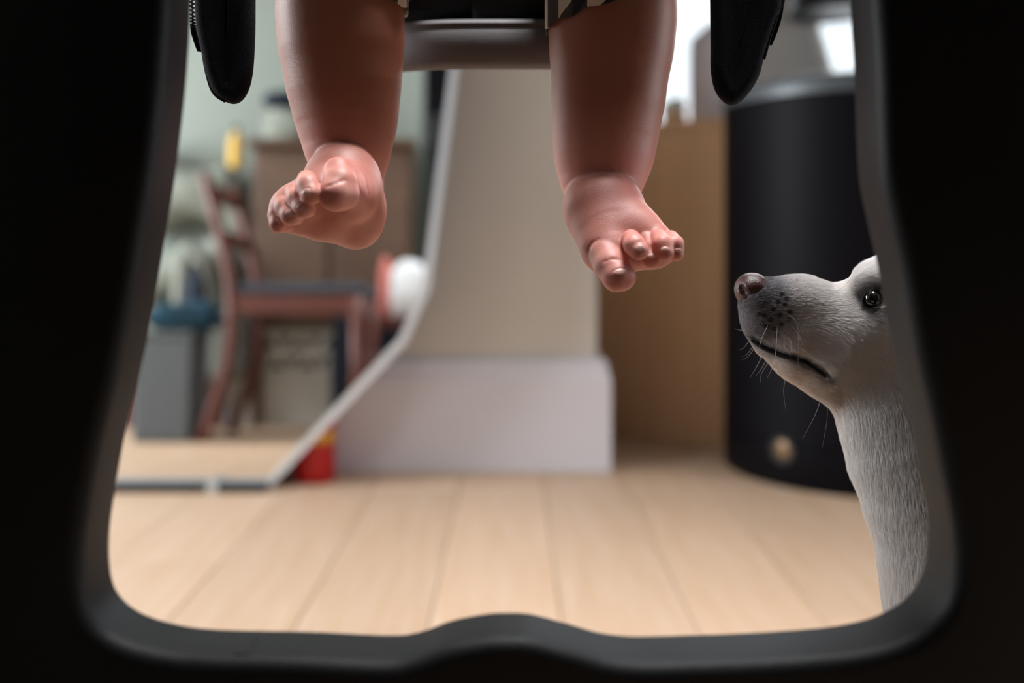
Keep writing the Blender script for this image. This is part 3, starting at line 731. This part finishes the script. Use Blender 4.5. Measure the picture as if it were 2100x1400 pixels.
# creases
def crease(pts, y0, y1, wd, am):
    q_ = [lf.surf(x, y, y0, y1) for x, y in pts]; lf.groove(q_, wd, am)
crease([(670,382),(678,380),(688,376),(698,372),(708,369)], .55, .66, .0009, .0007)
crease([(618,392),(630,387),(642,386)], .55, .66, .0006, .0005)
crease([(1238,537),(1255,531),(1272,533)], .55, .66, .0007, .0006)
crease([(1258,557),(1274,553),(1290,553)], .55, .66, .0007, .0007)
crease([(1294,488),(1304,484),(1313,484)], .55, .66, .0006, .0004)
crease([(1298,503),(1308,497),(1320,495)], .55, .66, .0006, .0005)
crease([(1208,512),(1214,498),(1228,490)], .55, .68, .0009, .0006)
crease([(1212,532),(1206,515),(1208,505)], .55, .68, .0008, .0005)
for x0_, y0_, x1_, y1_ in [(640,452,665,446),(668,448,690,440),(730,350,738,392),(742,372,738,410),(720,425,700,436),(748,360,756,400)]: crease([(x0_,y0_),((x0_+x1_)/2,(y0_+y1_)/2+3),(x1_,y1_)], .55, .7, .0008, .0004)
VL, QL = lf.mesh(1)
# upper body (out of frame): pelvis, torso, arms, head
uf = Field((-.22, .58, .70), (.22, 1.0, 1.24), .0035)
uf.chain([(Vector((-.085,.79,.735)),.047), (Vector((-.05,.86,.75)),.055)], .02); uf.chain([(Vector((.08,.79,.735)),.047), (Vector((.05,.86,.75)),.055)], .02)
uf.chain([(Vector((0,.86,.76)),.062), (Vector((0,.86,.86)),.064), (Vector((0,.855,.94)),.052)], .03)
uf.cone((-.05,.855,.945), (.05,.855,.945), .035, .035, .02); uf.cone((0,.855,.95), (0,.85,.99), .028, .026, .015)
uf.ell((0,.845,1.06), (.062,.072,.078), .012); uf.ell((0,.80,1.035), (.045,.035,.04), .015); uf.ell((0,.775,1.05), (.007,.009,.008), .006)
for s_ in (-1, 1):
    uf.chain([(Vector((s_*.075,.855,.94)),.028), (Vector((s_*.11,.82,.86)),.023), (Vector((s_*.075,.74,.83)),.018)], .01)
    uf.ell((s_*.072,.728,.829), (.017,.017,.012), .006); uf.ell((s_*.062,.855,1.05), (.006,.013,.018), .004)
    for j in range(4): uf.chain([(Vector((s_*(.060+.008*j),.72,.829)),.0052), (Vector((s_*(.058+.008*j),.704-.002*(j in (1,2)),.824)),.005), (Vector((s_*(.058+.008*j),.70,.815)),.0045)], .002)
    uf.chain([(Vector((s_*.062,.735,.83)),.006), (Vector((s_*.05,.722,.825)),.005)], .003)
VU, QU = uf.mesh(2)
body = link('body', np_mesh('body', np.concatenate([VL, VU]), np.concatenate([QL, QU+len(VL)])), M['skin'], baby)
for s_ in (-1, 1):
    ball('eye', (s_*.023, .780, 1.068), .008, M['black'], baby, sub=2)
lump('hair', (0,.862,1.095), (.064,.068,.058), mat('brown_hair', srgb(70,48,34), .8), None, None, 21, .02, baby)
tube('mouth', catmull([(-.012,.767,1.022),(0,.7635,1.019),(.012,.767,1.022)],4), .002, M['pink'], baby, n=6)
# toenails
def nail(px, py, w_, h_, tilt):
    p = lf.surf(px, py, .57, .66); nn = lf.normal(p); nn = Vector((nn.x, nn.y, nn.z))
    q = nn.to_track_quat('Z', 'Y').to_matrix() @ Matrix.Rotation(tilt, 3, 'Z')
    ball('toenail', p-nn*.00015, 1, M['nail'], baby, sc=(w_*u1, h_*1.25*u1, 1.9*u1), rot=q, sub=3)
for a_ in [(628,394,8,6,.3),(616,424,7,5,.4),(594,437,8,6,.5),(571,452,5,4,.6) , (1273,557,14,5,.1),(1313,508,9,5,.1),(1337,525,8,4,0),(1364,511,8,4,0),(1390,513,7,3.5,0)]: nail(*a_)

# checked shorts: two flared leg shells with a frayed hem, plus the seat part
chk = bpy.data.materials.new('black_cream_gingham'); chk.use_nodes = True; nt = chk.node_tree; b_ = nt.nodes['Principled BSDF']; b_.inputs['Roughness'].default_value = .95
at_ = nt.nodes.new('ShaderNodeAttribute'); at_.attribute_name = 'weave'; sp = nt.nodes.new('ShaderNodeSeparateXYZ'); nt.links.new(at_.outputs['Vector'], sp.inputs[0])
def sq(o_, s_):
    m1 = nt.nodes.new('ShaderNodeMath'); m1.operation = 'MULTIPLY'; m1.inputs[1].default_value = s_; nt.links.new(o_, m1.inputs[0])
    m2 = nt.nodes.new('ShaderNodeMath'); m2.operation = 'FRACT'; nt.links.new(m1.outputs[0], m2.inputs[0])
    m3 = nt.nodes.new('ShaderNodeMath'); m3.operation = 'GREATER_THAN'; m3.inputs[1].default_value = .5; nt.links.new(m2.outputs[0], m3.inputs[0]); return m3.outputs[0]
ad = nt.nodes.new('ShaderNodeMath'); ad.operation = 'ADD'; nt.links.new(sq(sp.outputs[0], 46), ad.inputs[0]); nt.links.new(sq(sp.outputs[1], 46), ad.inputs[1])
dv = nt.nodes.new('ShaderNodeMath'); dv.operation = 'MULTIPLY'; dv.inputs[1].default_value = .5; nt.links.new(ad.outputs[0], dv.inputs[0])
cr = nt.nodes.new('ShaderNodeValToRGB'); cr.color_ramp.interpolation = 'CONSTANT'; cr.color_ramp.elements[0].color = srgb(24,22,24); cr.color_ramp.elements[1].position = .4; cr.color_ramp.elements[1].color = srgb(66,62,62)
e = cr.color_ramp.elements.new(.9); e.color = srgb(222,212,192); nt.links.new(dv.outputs[0], cr.inputs[0]); nt.links.new(cr.outputs[0], b_.inputs['Base Color'])
tn = nt.nodes.new('ShaderNodeTexNoise'); tn.inputs['Scale'].default_value = 900; bp = nt.nodes.new('ShaderNodeBump'); bp.inputs['Distance'].default_value = .001; bp.inputs['Strength'].default_value = .8
nt.links.new(tn.outputs['Fac'], bp.inputs['Height']); nt.links.new(bp.outputs[0], b_.inputs['Normal'])
sh = bpy.data.objects.new('shorts', None); 
def shorts_mesh():
    V = []; Fc = []; W = []
    for s_ in (-1, 1):
        nu, nv = 72, 16; b0 = len(V)
        kx = P(697, -60, .668).x if s_ < 0 else P(1258, -60, .668).x
        zb = .6590 if s_ < 0 else .6525
        path = catmull([Vector((kx, .668, zb)), Vector((kx, .668, .690)), Vector((kx, .690, .709)), Vector((kx*.93, .76, .727)), Vector((s_*.052, .86, .752))], 4)
        for j in range(nv+1):
            t_ = j/nv; c = path[j]; be = math.radians(80)*min(1, max(0, (t_-.1)/.4)); r = .0437+.013*t_
            for i in range(nu):
                a_ = 2*math.pi*i/nu; cx_, sx_ = math.cos(a_), math.sin(a_)
                p = c+Vector((cx_*r, -sx_*r*math.cos(be), sx_*r*math.sin(be)))
                inner = max(0, -s_*cx_); ex = max(0, 1-j/4)
                p += Vector((-s_*inner*.003, 0, -inner**1.3*(.0105 if s_ > 0 else .003)+.014*max(0, s_*cx_)))*ex
                p += Vector((cx_, -sx_*math.cos(be), sx_*math.sin(be)))*.0011*math.sin(a_*7+s_)
                p.z += ex*.0011*math.sin(a_*13)
                V.append(p); W.append((a_*.043, t_*.20+(.04*inner*ex), 0))
        for j in range(nv):
            for i in range(nu): Fc.append((b0+j*nu+i, b0+j*nu+(i+1) % nu, b0+(j+1)*nu+(i+1) % nu, b0+(j+1)*nu+i))
    # waist band
    b0 = len(V); nu = 64
    for j in range(6):
        for i in range(nu): a_ = 2*math.pi*i/nu; V.append(Vector((.0+math.cos(a_)*(.098-.005*j), .862+math.sin(a_)*(.068-.0002*j), .73+.016*j))); W.append((a_*.09, j*.016, 0))
    for j in range(5):
        for i in range(nu): Fc.append((b0+j*nu+i, b0+j*nu+(i+1) % nu, b0+(j+1)*nu+(i+1) % nu, b0+(j+1)*nu+i))
    me = pyd('shorts', V, Fc); at = me.attributes.new('weave', 'FLOAT_VECTOR', 'POINT'); at.data.foreach_set('vector', [c for w_ in W for c in w_]); return me
so = link('shorts', shorts_mesh(), chk, baby, True); so['label'] = 'black and cream checked shorts'
md = so.modifiers.new('thick', 'SOLIDIFY'); md.thickness = .0016; md.offset = 1
lump('shorts_seat', (0,.868,.765), (.104,.070,.058), M['navy'], None, None, 8, .01, baby)
sf = Field((-.15,.76,.79), (.15,.95,.98), .004)
sf.chain([(Vector((0,.86,.81)),.072), (Vector((0,.86,.87)),.071), (Vector((0,.855,.935)),.060)], .02); sf.cone((-.065,.855,.94), (.065,.855,.94), .036, .036, .015)
V1, Q1 = sf.mesh(2); link('shirt', np_mesh('shirt', V1, Q1), M['shirt'], baby)

# ------------------------------------------------------------------ the dog
dog = thing('dog', 'white short-haired dog at the right stretching its nose up towards the foot', 'dog', (.40, .68, 0))
DY = .66
def D(px, py, r, dy=0.): return (P(px, py, DY+dy), r*DY/F)
df = Field((.135, .54, -.002), (.86, 1.02, .56), .0021)
k_ = .010
df.chain([D(1562,614,47), D(1640,631,62), D(1730,672,90)], k_)
df.chain([D(1574,662,52), D(1640,690,64), D(1700,710,88)], k_)
df.chain([D(1580,702,32), D(1640,730,50), D(1704,742,76), D(1780,720,96)], .008)
df.chain([D(1760,682,92), D(1850,690,118)], k_)
for dy_ in (-.013, .013): df.chain([D(1868,618,98,dy_), D(1930,640,96,dy_)], .022)
df.ell(P(1820,570,DY-.018), (.020,.012,.010), .012); df.ell(P(1820,570,DY+.018), (.020,.012,.010), .012)
df.chain([D(1815,758,118), D(1880,826,160), D(1946,925,190), D(2006,1050,203), D(2040,1180,212), D(2064,1260,216)], .014, yz=.75)
ch = D(2064,1260,216)[0]
df.chain([(ch, .060), (Vector((.36,.69,.27)), .082), (Vector((.50,.75,.28)), .086), (Vector((.64,.81,.29)), .070), (Vector((.73,.855,.29)), .068)], .03)
for s_, px_ in ((-1, 0), (1, .01)):
    df.chain([(Vector((.345,.69+s_*.045,.24)), .042), (Vector((.335,.685+s_*.045,.15)), .025), (Vector((.33,.685+s_*.045,.04)), .016), (Vector((.325,.682+s_*.045,.016)), .017), (Vector((.305,.675+s_*.045,.014)), .015)], .015)
    df.chain([(Vector((.71,.85+s_*.05,.25)), .052), (Vector((.665,.83+s_*.055,.185)), .034), (Vector((.735,.86+s_*.055,.11)), .019), (Vector((.715,.85+s_*.055,.03)), .015), (Vector((.69,.84+s_*.055,.014)), .015)], .015)
    df.chain([(P(1925,560,DY+s_*.045), .018), (P(1985,600,DY+s_*.060), .016), (P(2000,680,DY+s_*.062), .010)], .010, yz=.5)
df.chain([(Vector((.78,.88,.32)), .022), (Vector((.83,.91,.27)), .016), (Vector((.845,.93,.18)), .010)], .02)
# mouth furrow, eye socket, cheek line
mouth = [(1541,696),(1548,703),(1560,710),(1590,724),(1631,737),(1656,746),(1684,765),(1694,774)]
ms = [df.surf(x, y, .56, DY) for x, y in mouth]; ms_far = [Vector((p.x, 2*DY-p.y, p.z)) for p in ms]
df.groove(ms, .003, .0030); df.groove(ms_far, .003, .0030)
ep = df.surf(1791, 613, .56, DY)
for yy_ in (ep.y, 2*DY-ep.y): df.groove([Vector((ep.x-.004, yy_, ep.z)), Vector((ep.x+.007, yy_, ep.z+.0005))], .0075, .0035)
VD, QD = df.mesh(2)
dm = mat('dog_skin', srgb(190,176,168), .7)
nt = dm.node_tree; ge = nt.nodes.new('ShaderNodeNewGeometry'); np_ = P(1545,610,.62); vm = nt.nodes.new('ShaderNodeVectorMath'); vm.operation = 'DISTANCE'; vm.inputs[1].default_value = (np_.x, DY, np_.z)
nt.links.new(ge.outputs['Position'], vm.inputs[0]); mr = nt.nodes.new('ShaderNodeMapRange'); mr.inputs[1].default_value = .028; mr.inputs[2].default_value = .058; nt.links.new(vm.outputs['Value'], mr.inputs[0])
mx = nt.nodes.new('ShaderNodeMix'); mx.data_type = 'RGBA'; mx.inputs[6].default_value = srgb(96,90,96); mx.inputs[7].default_value = srgb(240,232,226); nt.links.new(mr.outputs[0], mx.inputs[0]); nt.links.new(mx.outputs[2], nt.nodes['Principled BSDF'].inputs['Base Color'])
link('body', np_mesh('dog_body', VD, QD), dm, dog)
blk = mat('dog_lip_black', srgb(20,18,20), .45)
for q_ in (ms, ms_far):
    sgn = 1 if q_ is ms else -1
    pp = [p+Vector((0, .0012*sgn, 0)) for p in q_]
    tube('lip', catmull(pp, 4), [.0003+.0014*math.sin(math.pi*min(1, (i+2)/(len(pp)*4-1))) for i in range((len(pp)-1)*4+1)], blk, dog, n=8)
# nose
nf = Field(P(1496,640,.63), P(1580,540,.69), .0006); lo_ = P(1490,645,.66); hi_ = P(1585,540,.66)
nf = Field((lo_.x, .635, lo_.z), (hi_.x, .685, hi_.z), .0006)
nf.ell(P(1539,588,DY), (30*u1, .0125, 29*u1), .004); nf.ell(P(1528,598,DY), (19*u1, .0105, 22*u1), .004); nf.cone(P(1526,606,DY), P(1530,622,DY), .003, .003, .004)
nf.ell(P(1552,588,DY), (22*u1, .012, 24*u1), .004)
for s_ in (-1, 1):
    nf.chain([(P(1519,590,DY+s_*.0085), 8*u1), (P(1524,600,DY+s_*.0100), 8*u1), (P(1538,609,DY+s_*.0120), 5*u1), (P(1557,607,DY+s_*.0120), 3*u1)], .0015, 'sub')
nf.groove([P(1508,570,DY), P(1506,590,DY), P(1508,620,DY)], .001, .0012)
VN, QN = nf.mesh(2)
nm = mat('dog_nose_leather', srgb(52,32,32), .3, spec=.6, var=.6, vscale=120, vcol=srgb(84,48,44), bump=.5, bscale=1100)
link('nose', np_mesh('nose', VN, QN), nm, dog)
# eyes
iris = mat('dog_eye', srgb(16,10,9), .04, spec=.9, coat=1)
for sgn in (1, -1):
    ey = ep.y if sgn == 1 else 2*DY-ep.y
    c_ = Vector((ep.x+.0012, ey+.0035*sgn, ep.z))
    ball('eye', c_, .0062, iris, dog, sub=4)
    rim = [c_+Vector((.0068*math.cos(a_), -.0022*sgn+.0012*abs(math.cos(a_))*sgn, .0054*math.sin(a_)+.0008*math.cos(a_))) for a_ in [i*math.pi/12 for i in range(25)]]
    tube('eyelid', rim, .0010, blk, dog, n=8)
# fur as individual hairs, combed back over the face and down the neck
me_v = VD; tri = np.concatenate([QD[:, [0,1,2]], QD[:, [0,2,3]]]); A_, B_, C_ = me_v[tri[:,0]], me_v[tri[:,1]], me_v[tri[:,2]]
nv_ = np.cross(B_-A_, C_-A_); ar = np.linalg.norm(nv_, axis=1)/2; nn_ = nv_/(2*ar[:,None]+1e-12); cen_ = (A_+B_+C_)/3
vis = ((cen_[:,0] < .335) & (cen_[:,2] > .20) & (nn_[:,1] < .45)).astype(float)
def pix(c): return np.stack([c[:,0]/c[:,1]*F+1050, HY-(c[:,2]-CH)/c[:,1]*F], 1)
wgt = ar*(vis+.03*(1-vis)); NH = 230000
ii = rng.choice(len(tri), NH, p=wgt/wgt.sum()); r1 = np.sqrt(rng.random((NH,1))); r2 = rng.random((NH,1))
R0 = (1-r1)*A_[ii]+r1*(1-r2)*B_[ii]+r1*r2*C_[ii]; Nn = nn_[ii]; pq = pix(R0)
nose_c = np.array(P(1538,590,DY)); keep = np.linalg.norm((R0-nose_c)*np.array([1,.8,1]), axis=1) > .0105
for c_ in ms+ms_far: pass
mp_ = np.array([list(p) for p in catmull(ms, 6)]); dmouth = np.full(NH, 1.)
for q_ in mp_[::2]: dmouth = np.minimum(dmouth, np.linalg.norm(R0-q_, axis=1))
keep &= dmouth > .0009
de = np.minimum(np.linalg.norm((R0-np.array([ep.x+.001, ep.y, ep.z]))*np.array([1,.3,1.1]), axis=1), np.linalg.norm((R0-np.array([ep.x+.001, 2*DY-ep.y, ep.z]))*np.array([1,.3,1.1]), axis=1)); keep &= de > .0068
R0, Nn, pq, dmouth, de = R0[keep], Nn[keep], pq[keep], dmouth[keep], de[keep]; NH = len(R0)
def ss_(a, b, x): t_ = np.clip((x-a)/(b-a), 0, 1); return t_*t_*(3-2*t_)
px_, py_ = pq[:,0], pq[:,1]
neck = ss_(760, 900, py_+.25*(px_-1750)); cheek = ss_(1640, 1760, px_)*(1-neck)
bodyw = ss_(.33, .42, R0[:,0])*(R0[:,2] < .36)
dirv = np.stack([1-.15*cheek-.72*neck, .12*neck+0*px_, -.10-.75*cheek*ss_(600,720,py_)-1.15*neck], 1)
up_ = (ss_(600,570,py_))[:,None]; dirv += up_*np.array([.3,0,.15])
dirv = dirv*(1-bodyw[:,None])+bodyw[:,None]*np.array([.9,.35,-.35])
cl = np.sin(R0[:,0]*260+R0[:,2]*90)+np.sin(R0[:,2]*210-R0[:,0]*120); 
dirv += rng.normal(0,.16,(NH,3))+(.05*cl)[:,None]*np.array([.5,0,.5])
dirv -= (dirv*Nn).sum(1)[:,None]*Nn; dirv /= np.linalg.norm(dirv, axis=1)[:,None]+1e-9
muz = ss_(1700,1560,px_)*(py_ < 800)
ln = (.0042+.003*cheek+.006*neck+.003*bodyw)*rng.uniform(.6,1.15,NH); ln = ln*(1-.35*muz)
lift = .22+.14*rng.random(NH)+.02*neck+.12*muz
NP = 5; ts = np.linspace(0,1,NP)
pos = np.zeros((NH,NP,3))
for j,t_ in enumerate(ts):
    lf_ = (lift*(t_-.55*t_*t_))[:,None]
    pos[:,j] = R0-Nn*.0002+(dirv*t_+Nn*lf_)*ln[:,None]+np.array([0,0,-1])*(t_**2*ln*.12*neck)[:,None]
hcv = bpy.data.hair_curves.new('fur'); hcv.add_curves([NP]*NH)
hcv.attributes['position'].data.foreach_set('vector', pos.astype(np.float32).ravel())
rad = np.tile(np.array([1,.95,.8,.55,.12]), (NH,1))*(.000095+.000035*neck+.00015*bodyw)[:,None]
ra = hcv.attributes.get('radius') or hcv.attributes.new('radius', 'FLOAT', 'POINT'); ra.data.foreach_set('value', rad.astype(np.float32).ravel())
white = np.array([.97,.96,.95]); grey = np.array([.36,.355,.37]); tan = np.array([.62,.50,.40]); dark = np.array([.03,.028,.03]); mid = np.array([.74,.70,.68])
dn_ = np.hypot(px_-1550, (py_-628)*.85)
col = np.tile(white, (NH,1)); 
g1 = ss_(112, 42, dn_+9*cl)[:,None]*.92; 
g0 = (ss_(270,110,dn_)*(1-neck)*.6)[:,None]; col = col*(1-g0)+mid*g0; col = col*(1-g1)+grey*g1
jaw_bounce = np.clip(((py_-(690+.42*(px_-1537)))/30), 0, 1)*(1-neck)*(px_ < 1720); col = col*(1-jaw_bounce[:,None])+(.55*tan+.45*white)*jaw_bounce[:,None]  # tan under the jaw paints in warm light bounced off the floor
te = (ss_(55,22,np.hypot(px_-1791,py_-613))*.85)[:,None]; col = col*(1-te)+np.array([.10,.085,.09])*te
tear = (ss_(34,6,np.hypot((px_-1768)*.8,py_-600))*.5)[:,None]; col = col*(1-tear)+grey*tear
for sx, sy in [(1598,604),(1608,612),(1581,634),(1594,645),(1563,646),(1576,655),(1553,644),(1614,640),(1613,654),(1598,664),(1584,672),(1589,687),(1567,668),(1605,624),(1590,618)]:
    sd = (ss_(6.5,3.5,np.hypot(px_-sx,py_-sy))*.97)[:,None]; col = col*(1-sd)+dark*sd
nz_ = ss_(30,12,np.abs(np.hypot(px_-1545,py_-595)-22))[:,None]*.5; col = col*(1-nz_)+dark*nz_
sdw = ss_(.006,.0015,dmouth)[:,None]*.7; col = col*(1-sdw)+dark*sdw
col *= rng.uniform(.82,1.08,(NH,1))
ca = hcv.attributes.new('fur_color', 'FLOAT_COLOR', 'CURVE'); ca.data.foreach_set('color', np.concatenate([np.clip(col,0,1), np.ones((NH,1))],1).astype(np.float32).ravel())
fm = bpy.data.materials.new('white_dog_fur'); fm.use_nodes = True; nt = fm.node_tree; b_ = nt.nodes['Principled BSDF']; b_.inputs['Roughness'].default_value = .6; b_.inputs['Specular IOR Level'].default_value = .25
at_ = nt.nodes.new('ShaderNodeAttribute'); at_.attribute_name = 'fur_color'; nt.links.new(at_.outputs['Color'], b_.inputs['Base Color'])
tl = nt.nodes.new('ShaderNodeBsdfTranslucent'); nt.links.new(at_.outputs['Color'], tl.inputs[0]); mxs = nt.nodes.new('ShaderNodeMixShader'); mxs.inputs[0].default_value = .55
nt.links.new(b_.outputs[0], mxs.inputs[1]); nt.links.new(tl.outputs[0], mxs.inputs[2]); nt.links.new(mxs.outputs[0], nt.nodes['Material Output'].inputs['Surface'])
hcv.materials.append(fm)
fo = bpy.data.objects.new('fur', hcv); COL.objects.link(fo); fo.parent = dog; fo.matrix_parent_inverse = Matrix.Translation(dog.location).inverted(); fo['kind'] = 'stuff'
# whiskers
wm = mat('white_whisker', srgb(225,215,215), .4)
wh = [((1612,768),(1607,800),(1612,843)),((1684,812),(1672,850),(1645,900)),((1694,820),(1696,860),(1686,918)),((1559,738),(1550,755),(1538,774)),((1570,742),(1560,758),(1549,772)),((1574,747),(1562,765),(1559,785)),((1585,752),(1580,762),(1574,774)),
      ((1541,716),(1530,728),(1519,730)),((1542,722),(1533,732),(1520,738)),((1534,704),(1524,714),(1514,718)),((1535,680),(1520,677),(1508,674)),
      ((1613,654),(1640,690),(1648,722)),((1608,640),(1635,665),(1637,745)),((1594,668),(1592,710),(1588,745)),((1576,664),(1560,700),(1558,724)),((1600,682),(1622,700),(1620,732))]
for i, (a_, m_, b_) in enumerate(wh):
    p0 = df.surf(a_[0]+(2 if i < 11 else 0), a_[1]-(4 if i < 11 else 0), .56, DY)
    y0_ = p0.y; dyy = -.004 if i >= 11 else -.001
    pts = catmull([p0, P(m_[0], m_[1], y0_+dyy), P(b_[0], b_[1], y0_+dyy*1.5)], 6)
    tube('whisker', pts, [max(.00005, .00013*(1-.75*j/12)) for j in range(len(pts))], wm, dog, n=5)
